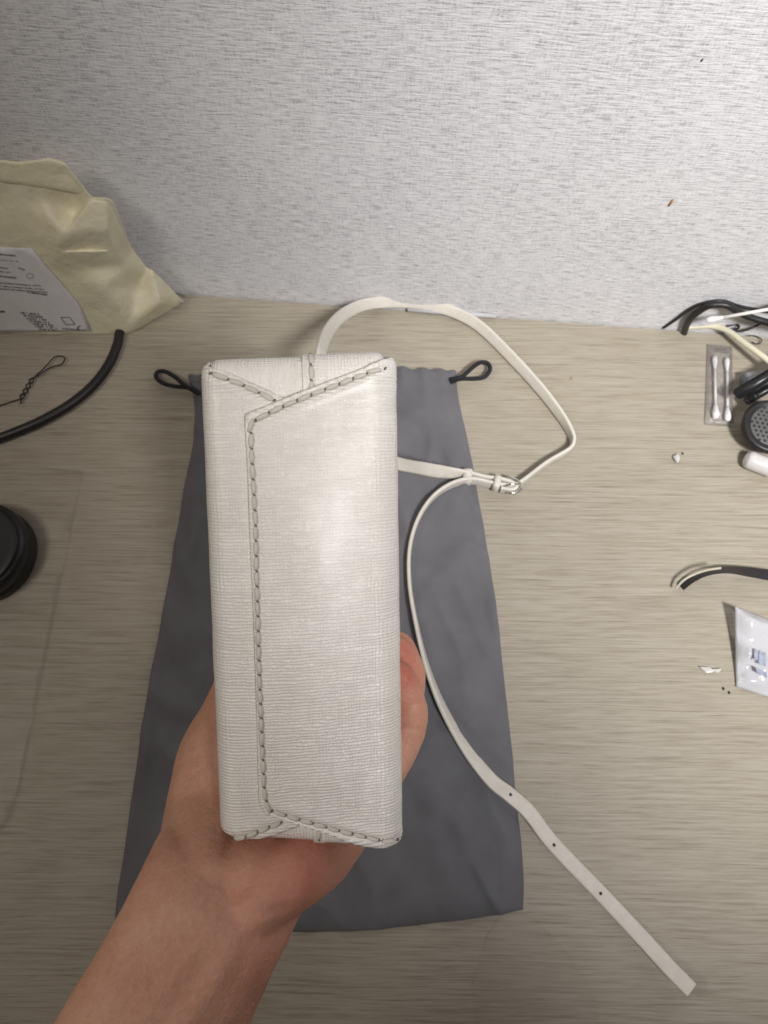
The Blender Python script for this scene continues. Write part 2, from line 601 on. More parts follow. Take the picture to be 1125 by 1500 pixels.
# core body: tapered rounded box just under the leather skin
def build_core():
    bm = bmesh.new()
    i = 0.0022
    vs = []
    for n, hw in ((-i, HA - i), (-DEPTH, HA - TAPER - i)):
        for u, w in ((-hw, VB + i), (hw, VB + i), (hw, VT - i), (-hw, VT - i)):
            w2 = (ends(u)[0] + i if w < 0 else ends(u)[1] - i) * (1 if n > -0.05 else 0.93)
            vs.append(bm.verts.new(bagpt(u * kv(w2), w2, n)))
    a, b = vs[:4], vs[4:]
    bm.faces.new(a)
    bm.faces.new(list(reversed(b)))
    for k in range(4):
        bm.faces.new((a[k], b[k], b[(k + 1) % 4], a[(k + 1) % 4]))
    bmesh.ops.recalc_face_normals(bm, faces=bm.faces)
    bmesh.ops.bevel(bm, geom=list(bm.edges), offset=0.007, segments=5, profile=0.5, affect='EDGES')
    uvl = bm.loops.layers.uv.new("UVMap")
    for f in bm.faces:
        for l in f.loops:
            d = l.vert.co - BC
            l[uvl].uv = (d.dot(Wx) + d.dot(N), d.dot(L) - d.dot(N))
    return obj("bag_body", bm, M['leather'], handbag)
build_core()

# outlines, read from the base of the bag (t, v)
def P(*pp): return [tv(*p) for p in pp]
R_edge = P((578, 524), (520, 546), (430, 580), (361, 608), (366, 700), (374, 900), (380, 1100), (382, 1172), (388, 1184), (430, 1197), (500, 1221), (560, 1236), (586, 1241))
R_st = P((556, 541), (515, 557), (470, 574), (430, 590), (392, 607), (369, 621), (370, 660), (376, 760), (382, 1000), (388, 1150), (394, 1177), (440, 1192), (500, 1210), (540, 1220), (573, 1226))
L_edge_top = P((302, 536), (340, 550), (405, 579), (440, 592))
L_edge_top[0] = (-HA - 0.0005, L_edge_top[0][1])
L_st_top = P((312, 548), (350, 562), (380, 576), (402, 587))
L_edge_bot = P((334, 1236), (370, 1228), (420, 1212), (462, 1196))
L_edge_bot[0] = (-HA - 0.0005, L_edge_bot[0][1])
L_st_bot = P((343, 1226), (365, 1219), (385, 1211), (412, 1200))

# gusset leather seen in the notches between the folded panels
gvt = uvof(445, 640)[1]
gx = tv(443, 550)[0]
def gus_top_left(v): return (-HA + 0.001, gx + 0.006)
def gus_top_right(v): return (gx, HA + 0.0005)
gl = sheet("end_gusset", 26, gus_top_left, gvt, VT + 0.035, 0.0004, 0.0012, M['leather'], handbag, 30)
gr_line = P((455, 515), (456, 555), (457, 600))
gr = sheet("end_gusset", 26, gus_top_right, gvt, VT + 0.035, 0.0012, 0.0009, M['leather'], handbag, 30,
           groove=poly_groove([gr_line], 0.0004))
gvb = uvof(455, 1170)[1]
gxb = tv(459, 1225)[0]
gl2 = sheet("end_gusset", 22, lambda v: (-HA + 0.001, gxb + 0.005), VB - 0.035, gvb, 0.0004, 0.0012, M['leather'], handbag, 30)
grb_line = P((466, 1190), (467, 1228))
gr2 = sheet("end_gusset", 22, lambda v: (gxb, HA + 0.0005), VB - 0.035, gvb, 0.0012, 0.0009, M['leather'], handbag, 30,
            groove=poly_groove([grb_line], 0.0004))

# left panel (under) and right panel (the overlapping flap, on top)
lt = [(v, t) for t, v in L_edge_top]
lb = [(v, t) for t, v in L_edge_bot]
def left_int(v):
    t1 = tv(440, 700)[0]
    if v > L_edge_top[-1][1]: t1 = min(t1, interp(v, lt))
    if v < L_edge_bot[-1][1]: t1 = min(t1, interp(v, lb))
    return (-SIDE, max(t1, -HA - 0.004))
lp = sheet("under_panel", 150, left_int, VB - 0.003, VT + 0.0005, 0.0021, 0.0012, M['leather'], handbag, 70,
           groove=poly_groove([L_st_top, L_st_bot]))
itop = max(range(4), key=lambda k: -R_edge[k][0])
re_top = [(v, t) for t, v in R_edge[:4]]
re_mid = [(v, t) for t, v in R_edge[3:8]]
re_bot = [(v, t) for t, v in R_edge[7:]]
def right_int(v):
    if v > R_edge[3][1]: t0 = interp(v, re_top)
    elif v > R_edge[7][1]: t0 = interp(v, re_mid)
    else: t0 = interp(v, re_bot)
    return (min(t0, HA + 0.004), SIDE)
rp = sheet("overlap_panel", 230, right_int, VB - 0.0075, VT + 0.0012, 0.0044, 0.0020, M['leather'], handbag, 90,
           groove=poly_groove([R_st]))

# stitches: one lump of thread each, sunk in the groove, and a dark needle hole at each end
def stitch_mesh():
    bm = bmesh.new()
    pts, rr = [], []
    for k in range(9):
        x = -1 + k / 4
        pts.append(Vector((x * 0.0024, 0.00025 * math.sin(x * 2.4), 0.0001 + 0.0004 * (1 - x * x))))
        rr.append(0.00064 + 0.00046 * (1 - abs(x) ** 3))
    tube_bm(pts, rr, 8, bm=bm)
    me = bpy.data.meshes.new("stitch")
    bm.to_mesh(me); bm.free()
    me.materials.append(M['thread'])
    return me
def hole_mesh():
    bm = bmesh.new()
    bmesh.ops.create_uvsphere(bm, u_segments=8, v_segments=5, radius=1)
    for v in bm.verts: v.co = Vector((v.co.x * 0.0007, v.co.y * 0.0005, v.co.z * 0.0006))
    me = bpy.data.meshes.new("needle_hole")
    bm.to_mesh(me); bm.free()
    me.materials.append(M['hole'])
    return me
ST, HO = stitch_mesh(), hole_mesh()
def put(me, name, p, d, n, parent, rot=0.0, sc=(1, 1, 1)):
    d = (d - n * d.dot(n)).normalized()
    e = n.cross(d)
    d2 = d * math.cos(rot) + e * math.sin(rot)
    o = link(name, me, None, parent)
    o.matrix_world = basis(p, d2, n.cross(d2), n) @ Matrix.Diagonal((*sc, 1))
    o.parent = parent
    o.matrix_parent_inverse = Matrix()
    o.location = p
    q = basis(p, d2, n.cross(d2), n)
    o.rotation_euler = q.to_euler()
    o.scale = sc
    return o
def stitch_run(line, parent, off, step=0.0060, sl=1.0):
    pts = [Vector((a, b, 0)) for a, b in line]
    tot = sum((b - a).length for a, b in zip(pts, pts[1:]))
    n = max(1, round(tot / step))
    def pos(s):
        for a, b in zip(pts, pts[1:]):
            l = (b - a).length
            if s <= l: return a + (b - a) * (s / l)
            s -= l
        return pts[-1]
    for k in range(n + 1):
        c = pos(tot * k / n)
        e = 1e-4
        def nrm(c):
            p0 = surf(c.x, c.y, off)
            return (surf(c.x + e, c.y, off) - p0).cross(surf(c.x, c.y + e, off) - p0).normalized()
        c2 = pos(min(tot, tot * k / n + 0.0006)); c1 = pos(max(0, tot * k / n - 0.0006))
        d = surf(c2.x, c2.y, off) - surf(c1.x, c1.y, off)
        put(HO, "needle_hole", surf(c.x, c.y, off + 0.0006), d, nrm(c), parent, R(random.uniform(35, 60)), (1.25, 0.8, 1))
        if k < n:
            m_ = pos(tot * (k + 0.5) / n)
            q2 = pos(tot * (k + 0.85) / n); q1 = pos(tot * (k + 0.15) / n)
            d = surf(q2.x, q2.y, off) - surf(q1.x, q1.y, off)
            put(ST, "stitch", surf(m_.x, m_.y, off - 0.00005), d, nrm(m_), parent,
                R(random.uniform(-14, -4)), (tot / n / 0.0052, random.uniform(.9, 1.1), 1))
D_ = -0.0005
stitch_run(R_st, rp, 0.0044 + D_)
stitch_run(L_st_top, lp, 0.0021 + D_)
stitch_run(L_st_bot, lp, 0.0021 + D_)
stitch_run(gr_line[:], gr, 0.0012 + D_)
stitch_run(grb_line[:], gr2, 0.0012 + D_)

# ------------------------------------------------------------------ straps
def strip_bm(ctrl, width, thick, n=10, taper_end=None):
    """ctrl: (Vector, angle of the width direction in degrees: 0 lies flat, 90 stands on edge)"""
    raw = [(*p, a) for p, a in ctrl]
    res = catmull(raw, n)
    bm = bmesh.new()
    rings = []
    prof = []
    for k in range(12):                                   # rounded rectangle
        a = 2 * math.pi * k / 12 + math.pi / 12
        cx, sy = math.cos(a), math.sin(a)
        prof.append((width / 2 * math.copysign(abs(cx) ** 0.35, cx), thick / 2 * math.copysign(abs(sy) ** 0.5, sy)))
    for i, q in enumerate(res):
        p = Vector(q[:3])
        a, b = Vector(res[max(0, i - 1)][:3]), Vector(res[min(len(res) - 1, i + 1)][:3])
        t = (b - a).normalized()
        hz = Vector((t.y, -t.x, 0))
        hz = hz.normalized() if hz.length > 1e-6 else Vector((1, 0, 0))
        up = hz.cross(t).normalized()
        if up.z < 0: up = -up
        f = R(q[3])
        wdir = hz * math.cos(f) + up * math.sin(f)
        ndir = t.cross(wdir).normalized()
        rings.append([bm.verts.new(p + wdir * x + ndir * y) for x, y in prof])
    for A, B in zip(rings, rings[1:]):
        for k in range(12):
            bm.faces.new((A[k], A[(k + 1) % 12], B[(k + 1) % 12], B[k]))
    bm.faces.new(list(reversed(rings[0])))
    bm.faces.new(rings[-1])
    bmesh.ops.recalc_face_normals(bm, faces=bm.faces)
    return bm

SW, STK = 0.0110, 0.0032
long_ctrl = [
    (bagpt(0.004, VT * 0.9, -0.118), 110),
    (at(466, 548, 0.135), 112), (at(471, 512, 0.115), 118), (at(482, 484, 0.075), 122), (at(503, 461, 0.040), 125),
    (at(535, 446, 0.018), 125), (at(580, 442, 0.010), 125), (at(625, 446, 0.0085), 125), (at(670, 459, 0.008), 125), (at(705, 480, 0.007), 122),
    (at(748, 522, 0.0065), 120), (at(790, 568, 0.0065), 115), (at(820, 607, 0.0065), 108), (at(836, 634, 0.0065), 96),
    (at(839, 648, 0.0065), 92), (at(832, 660, 0.0065), 90), (at(800, 679, 0.0065), 90), (at(764, 706, 0.0065), 90), (at(748, 713, 0.006), 88),
    (at(722, 710, 0.007), 85), (at(690, 704, 0.009), 85), (at(660, 711, 0.0105), 88), (at(632, 731, 0.0115), 90), (at(611, 764, 0.012), 90),
    (at(600, 805, 0.012), 88), (at(600, 855, 0.012), 84), (at(609, 910, 0.012), 80), (at(625, 975, 0.012), 72), (at(648, 1035, 0.0115), 60),
    (at(682, 1095, 0.011), 42), (at(718, 1141, 0.010), 24), (at(745, 1163, 0.009), 12), (at(774, 1189, 0.006), 6), (at(811, 1237, 0.0025), 3),
    (at(880, 1309, 0.003), 2), (at(938, 1371, 0.006), 4), (at(980, 1417, 0.012), 8), (at(1013, 1451, 0.017), 12)]
long_strap = obj("shoulder_strap", strip_bm(long_ctrl, SW, STK), M['strap'], handbag)
for px, py in ((748, 1164), (812, 1238), (880, 1309)):
    z = 0.0108 if px < 780 else 0.0049
    p = at(px, py, z)
    bmh = lathe_bm([(0.0004, -0.0008), (0.0011, -0.0006), (0.0011, 0.0), (0.0004, 0.0001)], 12, Matrix.Translation(p))
    obj("strap_hole", bmh, M['wire'], long_strap)
buck_ctrl = [
    (bagpt(0.010, 0.02, -0.118), 168), (at(515, 660, 0.150), 168), (at(552, 670, 0.115), 167), (at(586, 680, 0.085), 165), (at(622, 687, 0.042), 152), (at(655, 692, 0.016), 122),
    (at(684, 695, 0.0085), 100), (at(710, 700, 0.007), 88), (at(735, 704, 0.0065), 90), (at(750, 709, 0.0065), 90), (at(756, 715, 0.0062), 90), (at(748, 719, 0.006), 90), (at(733, 717, 0.006), 90)]
buck = obj("buckle_strap", strip_bm(buck_ctrl, SW, STK), M['strap'], handbag)
def keeper(px, py, ang, w, hh, name="keeper_loop"):
    c = at(px, py, 0.0068)
    d = Vector((math.cos(ang), math.sin(ang), 0))
    e = Vector((-d.y, d.x, 0))
    bm = bmesh.new()
    outer, inner = (hh, 0.0069), (hh - 0.0017, 0.0056)
    rings = []
    for s, (a, b) in ((-1, inner), (-1, outer), (1, outer), (1, inner)):
        ring = []
        for k in range(20):
            g = 2 * math.pi * k / 20
            x = math.copysign(abs(math.cos(g)) ** 0.5, math.cos(g)) * a
            z = math.copysign(abs(math.sin(g)) ** 0.5, math.sin(g)) * b
            ring.append(bm.verts.new(c + d * (s * w / 2) + e * x + Vector((0, 0, z))))
        rings.append(ring)
    for i in range(4):
        A, B = rings[i], rings[(i + 1) % 4]
        for k in range(20):
            bm.faces.new((A[k], A[(k + 1) % 20], B[(k + 1) % 20], B[k]))
    bmesh.ops.recalc_face_normals(bm, faces=bm.faces)
    bmesh.ops.bevel(bm, geom=[e_ for e_ in bm.edges if len(e_.link_faces) == 2 and e_.calc_face_angle(0) > 0.9], offset=0.0005, segments=2, affect='EDGES')
    obj(name, bm, M['strap'], buck)
keeper(684, 699, R(-8), 0.0075, 0.0066)
keeper(727, 708, R(-14), 0.0060, 0.0062)
# buckle frame and prong
bp = [at(x, y, z) for x, y, z in ((744, 699, .011), (757, 703, .0115), (764, 712, .0115), (757, 721, .011), (745, 722, .0105), (744, 722, .003), (757, 721, .002), (764, 712, .002), (757, 703, .002), (744, 699, .003))]
pts = [Vector(p) for p in catmull([tuple(p) for p in bp], 4, True)]
obj("buckle", tube_bm(pts, 0.0011, 8, True), M['metal'], buck)
obj("prong", tube_bm([at(738, 712, .0115), at(750, 709, .0128), at(763, 709, .0125)], 0.0009, 8), M['metal'], buck)

# ------------------------------------------------------------------ person: left hand and forearm
def capsule_chain(bm, chain, seg=20):
    """chain of (Vector, radius): tapered tube with round ends, its own closed island (welded later by a voxel remesh)"""
    res = catmull([(*p, r) for p, r in chain], 6)
    pts = [Vector(q[:3]) for q in res]
    rr = [q[3] for q in res]
    t0 = (pts[0] - pts[1]).normalized(); t1 = (pts[-1] - pts[-2]).normalized()
    head, hr, tail, tr = [], [], [], []
    for k in range(1, 5):
        g = k / 4 * math.pi / 2 * 0.97
        head.insert(0, pts[0] + t0 * rr[0] * math.sin(g)); hr.insert(0, rr[0] * math.cos(g))
        tail.append(pts[-1] + t1 * rr[-1] * math.sin(g)); tr.append(rr[-1] * math.cos(g))
    tube_bm(head + pts + tail, hr + rr + tr, seg, bm=bm)

def ellipse_loft(bm, secs, seg=36):
    """secs: (centre, half-width vector, half-thickness vector)"""
    flat = catmull([(*c, *a, *b) for c, a, b in secs], 6)
    rings = []
    for q in flat:
        c, a, b = Vector(q[0:3]), Vector(q[3:6]), Vector(q[6:9])
        rings.append([bm.verts.new(c + a * math.cos(2 * math.pi * k / seg) + b * math.sin(2 * math.pi * k / seg)) for k in range(seg)])
    for A, B in zip(rings, rings[1:]):
        for k in range(seg):
            bm.faces.new((A[k], A[(k + 1) % seg], B[(k + 1) % seg], B[k]))
    bm.faces.new(list(reversed(rings[0])))
    bm.faces.new(rings[-1])

FLUSH_SHADE = []          # (point, radius, amount) of skin flush, and of shade painted on the palm
def build_hand():
    bm = bmesh.new()
    def sec(x, y, hw, Z, k, ang=28):
        c = dep(x, y, Z)
        a = (RX * math.cos(R(ang)) - UP * math.sin(R(ang)))
        ax = a * (hw * Z / F)
        tow = (CAM - c).normalized()
        b = (tow - a * tow.dot(a)).normalized() * (hw * Z / F * k)
        return (c - b, ax, b)
    ellipse_loft(bm, [sec(-140, 2500, 235, 0.165, .84), sec(-20, 2100, 190, 0.193, .82), sec(60, 1850, 165, 0.215, .80), sec(128, 1700, 150, 0.232, .78), sec(196, 1565, 138, 0.248, .74), sec(270, 1421, 131, 0.266, .66),
                      sec(305, 1352, 127, 0.276, .60), sec(337, 1287, 127, 0.296, .55), sec(366, 1235, 132, 0.325, .48, 20),
                      sec(400, 1215, 124, 0.360, .38, 8), sec(425, 1215, 100, 0.384, .34, 0)])
    C = lambda *a: capsule_chain(bm, [(dep(x, y, Z), r) for x, y, Z, r in a])
    # thenar and thumb (goes down the left face of the bag)
    C((296, 1300, .303, .0165), (301, 1250, .325, .0200), (308, 1200, .346, .0220), (316, 1150, .356, .0220), (325, 1095, .366, .0205), (342, 1035, .376, .0150), (352, 985, .388, .0115), (362, 935, .400, .0105), (368, 900, .408, .0095))
    # hypothenar / little-finger side of the palm
    C((372, 1335, .291, .0105), (404, 1300, .302, .0135), (440, 1268, .318, .0160), (478, 1235, .338, .0158), (530, 1175, .352, .0125), (556, 1135, .352, .0105))
    C((362, 1300, .303, .0150), (386, 1262, .322, .0180), (408, 1225, .344, .0190), (425, 1200, .366, .0180))          # hollow of the palm
    C((420, 1230, .345, .017), (520, 1180, .372, .014), (556, 1130, .376, .0105))
    C((420, 1225, .365, .017), (520, 1170, .392, .014), (552, 1110, .396, .010))
    # four fingers against the right face, little finger nearest the camera
    C((550, 1148, .349, .0108), (588, 1092, .344, .0092), (600, 1060, .341, .0088), (601, 1035, .339, .0085), (594, 1008, .337, .0080), (585, 990, .336, .0074))
    C((550, 1140, .378, .0105), (592, 1060, .373, .0090), (599, 1015, .370, .0086), (599, 985, .368, .0084), (592, 962, .366, .0079), (583, 951, .365, .0072))
    C((548, 1120, .392, .0102), (586, 1040, .388, .0088), (596, 985, .383, .0085), (592, 960, .380, .0083), (584, 946, .378, .0078), (576, 942, .376, .007))
    C((540, 1100, .410, .010), (572, 1020, .408, .0088), (580, 985, .402, .0082), (574, 965, .398, .0075))
    me = bpy.data.meshes.new("hand_raw")
    bmesh.ops.recalc_face_normals(bm, faces=bm.faces)
    bm.to_mesh(me); bm.free()
    tmp = bpy.data.objects.new("hand_raw", me)
    COL.objects.link(tmp)
    rm = tmp.modifiers.new("r", 'REMESH')
    rm.mode, rm.voxel_size = 'VOXEL', 0.0013
    sm = tmp.modifiers.new("s", 'SMOOTH')
    sm.factor, sm.iterations = 0.5, 12
    dg = bpy.context.evaluated_depsgraph_get()
    me2 = bpy.data.meshes.new_from_object(tmp.evaluated_get(dg))
    me2.name = "person"
    bpy.data.objects.remove(tmp)
    # creases at the wrist and the finger joints, flushed fingertips, and the bag's shade painted on the palm
    cre = [((360, 1372, .272), (436, 1345, .290), .0020, .0011), ((330, 1345, .274), (440, 1328, .293), .0018, .0008),
           ((582, 1038, .330), (626, 1028, .336), .0013, .0015), ((584, 1062, .333), (624, 1072, .338), .0013, .0013),
           ((265, 1120, .330), (318, 1090, .335), .0016, .0006), ((255, 1145, .325), (318, 1118, .330), .0014, .0005)]
    cre = [(dep(*a), dep(*b), w, d) for a, b, w, d in cre]
    ten = [((385, 1320, .276), (215, 1600, .236), .0045, .0013), ((352, 1300, .274), (165, 1560, .236), .0035, .0007), ((420, 1330, .284), (300, 1560, .250), .004, .0007)]
    ten = [(dep(*a), dep(*b), w, d) for a, b, w, d in ten]
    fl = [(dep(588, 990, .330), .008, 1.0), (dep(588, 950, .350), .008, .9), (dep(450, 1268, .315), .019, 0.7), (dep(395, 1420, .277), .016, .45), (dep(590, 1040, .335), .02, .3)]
    att = me2.attributes.new("flush_shade", 'FLOAT', 'POINT')
    nv = len(me2.vertices)
    vals = [0.0] * nv
    co = [v.co.copy() for v in me2.vertices]
    nr = [v.normal.copy() for v in me2.vertices]
    for i in range(nv):
        p = co[i].copy()
        tow = (CAM - p).normalized()
        for a, b, w, d in cre:
            ab = b - a
            k = max(0, min(1, (p - a).dot(ab) / ab.length_squared))
            q = p - (a + ab * k)
            lat = q - tow * q.dot(tow)
            if q.length < 0.02 and lat.length < w * 3:
                co[i] -= tow * d * math.exp(-(lat.length / w) ** 2)
        for a, b, w, d in ten:
            ab = b - a
            k = max(0, min(1, (p - a).dot(ab) / ab.length_squared))
            q = p - (a + ab * k)
            lat = q - tow * q.dot(tow)
            if q.length < 0.03:
                co[i] += tow * d * math.exp(-(lat.length / w) ** 2) * math.sin(math.pi * max(.05, min(.95, k)))
        co[i] += nr[i] * (0.0005 * noise.noise(p * 90) + 0.0009 * noise.noise(p * 38))
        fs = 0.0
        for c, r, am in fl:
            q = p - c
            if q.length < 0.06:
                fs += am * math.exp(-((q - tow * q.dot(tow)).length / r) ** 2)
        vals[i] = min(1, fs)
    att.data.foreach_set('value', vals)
    me2.vertices.foreach_set('co', [c for p in co for c in p])
    me2.update()
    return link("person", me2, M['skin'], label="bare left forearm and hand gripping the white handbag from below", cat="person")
build_hand()

# ------------------------------------------------------------------ grey dust bag with black drawstring
def build_dustbag():
    left = [(276, 552), (284, 585), (285, 640), (268, 730), (246, 860), (222, 1000), (200, 1130), (176, 1300), (172, 1345)]
    right = [(668, 546), (671, 585), (686, 650), (704, 750), (726, 890), (741, 1020), (752, 1130), (766, 1270), (766, 1332)]
    t = thing("dust_bag", at(470, 950), "empty grey cloth drawstring pouch lying flat on the desk under the white handbag", "pouch")
    rows, cols = 150, 110
    Ls = catmull(left, 20); Rs = catmull(right, 20)
    def pick(A, k):
        x = k * (len(A) - 1); i = min(int(x), len(A) - 2); f = x - i
        return (A[i][0] + (A[i + 1][0] - A[i][0]) * f, A[i][1] + (A[i + 1][1] - A[i][1]) * f)
    bm = bmesh.new()
    uvl = bm.loops.layers.uv.new("UVMap")
    g = []
    folds = [((640, 640), (725, 800), .0022, .004), ((560, 600), (600, 800), .0020, .005), ((700, 780), (600, 900), .0016, .005), ((690, 1255), (735, 1345), .0030, .0035),
             ((250, 860), (300, 760), .0020, .006), ((225, 1080), (300, 1150), .0020, .006), ((640, 1010), (740, 1120), .0018, .005), ((600, 1180), (700, 1260), -.0015, .008),
             ((300, 640), (280, 840), .0018, .006), ((660, 840), (715, 960), .0018, .005), ((240, 900), (205, 1150), .002, .006), ((560, 1300), (640, 1180), .0016, .007)]
    folds = [(at(*a), at(*b), h, w) for a, b, h, w in folds]
    for i in range(rows + 1):
        k = i / rows
        a, b = pick(Ls, k), pick(Rs, k)
        line = []
        for j in range(cols + 1):
            s = j / cols
            bow = -10 * math.sin(math.pi * s) * (1 - k) ** 8 + 26 * math.sin(math.pi * s) * k ** 10
            p = at(a[0] + (b[0] - a[0]) * s, a[1] + (b[1] - a[1]) * s + bow)
            ed = min(s, 1 - s) * 0.27
            de = min(ed, k * 0.4 + 0.002, (1 - k) * 0.4)
            z = 0.0010 + 0.0042 * (1 - math.exp(-de / 0.012))
            z += 0.0038 * noise.noise(Vector((p.x * 16, p.y * 11, 1.3))) + 0.0012 * noise.noise(Vector((p.x * 45, p.y * 30, 4.1))) + 0.0034 * max(0, 0.25 - abs(noise.noise(Vector((p.x * 22 + p.y * 9, p.y * 14 - p.x * 6, 8.2))))) / 0.25
            gath = math.exp(-(k / 0.10) ** 2)
            z += gath * 0.0022 * (1 + math.sin(s * 95 + 3 * noise.noise(Vector((s * 9, k * 6, 0))))) * min(1, de / 0.004)
            z += 0.0022 * math.exp(-((k - .12) / .16) ** 2) * noise.noise(Vector((s * 16 + k * 3, k * 2.5, 5.5))) * min(1, de / .01)
            hem = k * 0.4
            z -= 0.0012 * math.exp(-((hem - 0.024) / 0.0018) ** 2)
            for fa, fb, h, w in folds:
                ab = fb - fa
                q = (p - fa).dot(ab) / ab.length_squared
                if -0.2 < q < 1.2:
                    c = max(0, min(1, q))
                    d = (p - fa - ab * c).length
                    z += 1.5 * h * math.exp(-(d / w) ** 2) * math.sin(math.pi * max(0.02, min(0.98, (q + 0.2) / 1.4)))
            line.append(bm.verts.new((p.x, p.y, max(0.0006, z))))
        g.append(line)
    for i in range(rows):
        for j in range(cols):
            f = bm.faces.new((g[i][j], g[i + 1][j], g[i + 1][j + 1], g[i][j + 1]))
            for l in f.loops: l[uvl].uv = l.vert.co.xy
    bmesh.ops.recalc_face_normals(bm, faces=bm.faces)
    # skirt down to the desk so that the pouch has real thickness
    be = [e for e in bm.edges if e.is_boundary]
    r = bmesh.ops.extrude_edge_only(bm, edges=be)
    for v in r['geom']:
        if isinstance(v, bmesh.types.BMVert): v.co.z = 0.0002
    obj("pouch_cloth", bm, M['cloth'], t)
    def loop(pp, z):
        pts = [Vector(p) for p in catmull([tuple(at(x, y, zz)) for x, y, zz in pp], 7)]
        obj("drawstring_loop", tube_bm(pts, 0.0019, 10), M['cord'], t)
    loop([(290, 574, .004), (276, 568, .0055), (258, 566, .006), (240, 562, .006), (229, 553, .005), (231, 545, .0045), (241, 544, .005), (256, 552, .007), (268, 562, .009), (278, 569, .0085), (292, 577, .006)], 0)
    loop([(660, 560, .004), (676, 555, .006), (694, 555, .007), (710, 552, .008), (718, 541, .008), (714, 532, .008), (704, 531, .009), (694, 537, .011), (684, 546, .011), (674, 553, .010), (660, 556, .006)], 0)
build_dustbag()

# ------------------------------------------------------------------ cream paper parcel leaning on the wall
def build_parcel():
    p0, p1 = at(-60, 489), at(190, 489)
    top = onwall(75, 236, 0.022)
    n = (p1 - p0).cross(top - p0).normalized()
    if n.dot(CAM - p0) < 0: n = -n
    t = thing("paper_parcel", at(80, 470), "crumpled cream paper parcel with a white printed sticker leaning against the wall", "parcel")
    V = [(-150, 250, 0), (0, 236, -.004), (30, 240, -.004), (72, 233, -.004), (96, 240, -.003), (134, 291, .000), (165, 292, -.012), (192, 364, -.018), (215, 395, -.020),
         (223, 398, -.016), (268, 443, None), (190, 489, 0), (150, 489, 0), (0, 489, 0), (-150, 489, 0),
         (96, 343, .010), (76, 325, .006), (126, 367, .007), (84, 368, .005), (167, 366, -.003), (139, 300, .001), (158, 294, -.002),
         (199, 421, -.018), (186, 391, -.010), (194, 474, .002), (50, 317, -.002), (0, 312, -.002), (-150, 320, -.002), (55, 352, .000), (100, 405, .000), (128, 448, 0), (146, 482, 0),
         (60, 290, -.005), (112, 310, -.012), (0, 285, -.005), (150, 420, .006), (132, 392, .000), (175, 445, .003), (236, 440, -.006), (160, 335, .003), (0, 420, 0), (-150, 420, 0), (180, 340, -.009), (64, 360, .0005), (74, 388, .0005), (0, 352, 0), (-150, 352, 0)]
    co = []
    for x, y, o in V:
        if o is None: co.append(at(x, y, 0.002)); continue
        q = onplane(x, y, p0 + n * o, n)
        if y == 489: q = at(x, y, 0.0)
        # never through the wall
        d = (q - WA).dot(WN)
        if d < 0.003:
            q = onwall(x, y, 0.003)
        co.append(q)
    ring = list(range(15))
    ced = [(ring[i], ring[(i + 1) % 15]) for i in range(15)] + [(5, 15), (15, 16), (15, 17), (18, 19), (20, 15), (21, 19), (7, 23), (22, 23), (22, 24), (24, 11), (16, 25), (25, 26), (18, 36), (17, 19), (8, 22), (33, 16), (5, 21), (10, 24)]
    vs2, _, faces, ov, _, _ = delaunay_2d_cdt([Vector((x, -y)) for x, y, _ in V], ced, [ring], 1, 1e-4)
    bm = bmesh.new()
    bv = []
    for k, p in enumerate(vs2):
        src = ov[k][0] if ov[k] else None
        bv.append(bm.verts.new(co[src] if src is not None else onplane(p.x, -p.y, p0, n)))
    for f in faces:
        try: bm.faces.new([bv[i] for i in f])
        except ValueError: pass
    bmesh.ops.recalc_face_normals(bm, faces=bm.faces)
    if sum((f.normal * f.calc_area() for f in bm.faces), Vector()).dot(n) < 0:
        bmesh.ops.reverse_faces(bm, faces=bm.faces)
    # back sheet, a little behind, closing the parcel
    be = [e for e in bm.edges if e.is_boundary]
    r = bmesh.ops.extrude_edge_only(bm, edges=be)
    nv = [v for v in r['geom'] if isinstance(v, bmesh.types.BMVert)]
    for v in nv:
        d = (v.co - WA).dot(WN)
        v.co = v.co - WN * max(0.0, min(0.0025, d - 0.0015))
    ne = [e for e in r['geom'] if isinstance(e, bmesh.types.BMEdge)]
    bmesh.ops.triangle_fill(bm, edges=ne)
    bmesh.ops.triangulate(bm, faces=bm.faces)
    bmesh.ops.subdivide_edges(bm, edges=bm.edges, cuts=5, use_grid_fill=True)
    for _ in range(2):
        bmesh.ops.smooth_vert(bm, verts=[v for v in bm.verts if (v.co - at(268, 443, .002)).length > .006], factor=0.5, use_axis_x=True, use_axis_y=True, use_axis_z=True)
    for v in bm.verts:
        q = v.co
        v.co = q + n * (0.0018 * (0.45 - abs(noise.noise(q * 22 + Vector((2, 7, 1))))) + 0.0008 * (0.4 - abs(noise.noise(q * 60))))
        q = v.co
        v.co = q + n * (0.0004 * noise.noise(q * 45) + 0.0002 * noise.noise(q * 110))
        d = (v.co - WA).dot(WN)
        if d < 0.001: v.co += WN * (0.001 - d)
        v.co.z = max(v.co.z, 0.0003)
    bvh = BVHTree.FromBMesh(bm)
    o = obj("paper_wrap", bm, M['paper'], t)
    o.data.set_sharp_from_angle(angle=R(60))
    def pl(x, y, o_=0.0006):
        hit = bvh.ray_cast(CAM, ray(x, y).normalized())
        return (hit[0] if hit[0] else onplane(x, y, p0, n)) + n * o_
    # sticker
    poly = [Vector(q) for q in [(-140, -356), (0, -361), (47, -363), (67, -388), (112, -439), (135, -484), (0, -486), (-140, -486)]]
    ex = [Vector((x + random.uniform(-2, 2), -y + random.uniform(-2, 2))) for x in range(-130, 132, 8) for y in range(362, 486, 8)]
    v2, _, fs, _, _, _ = delaunay_2d_cdt(poly + ex, [(k, (k + 1) % len(poly)) for k in range(len(poly))], [list(range(len(poly)))], 1, 1e-5)
    bm = bmesh.new()
    bv = [bm.verts.new(pl(p.x, -p.y)) for p in v2]
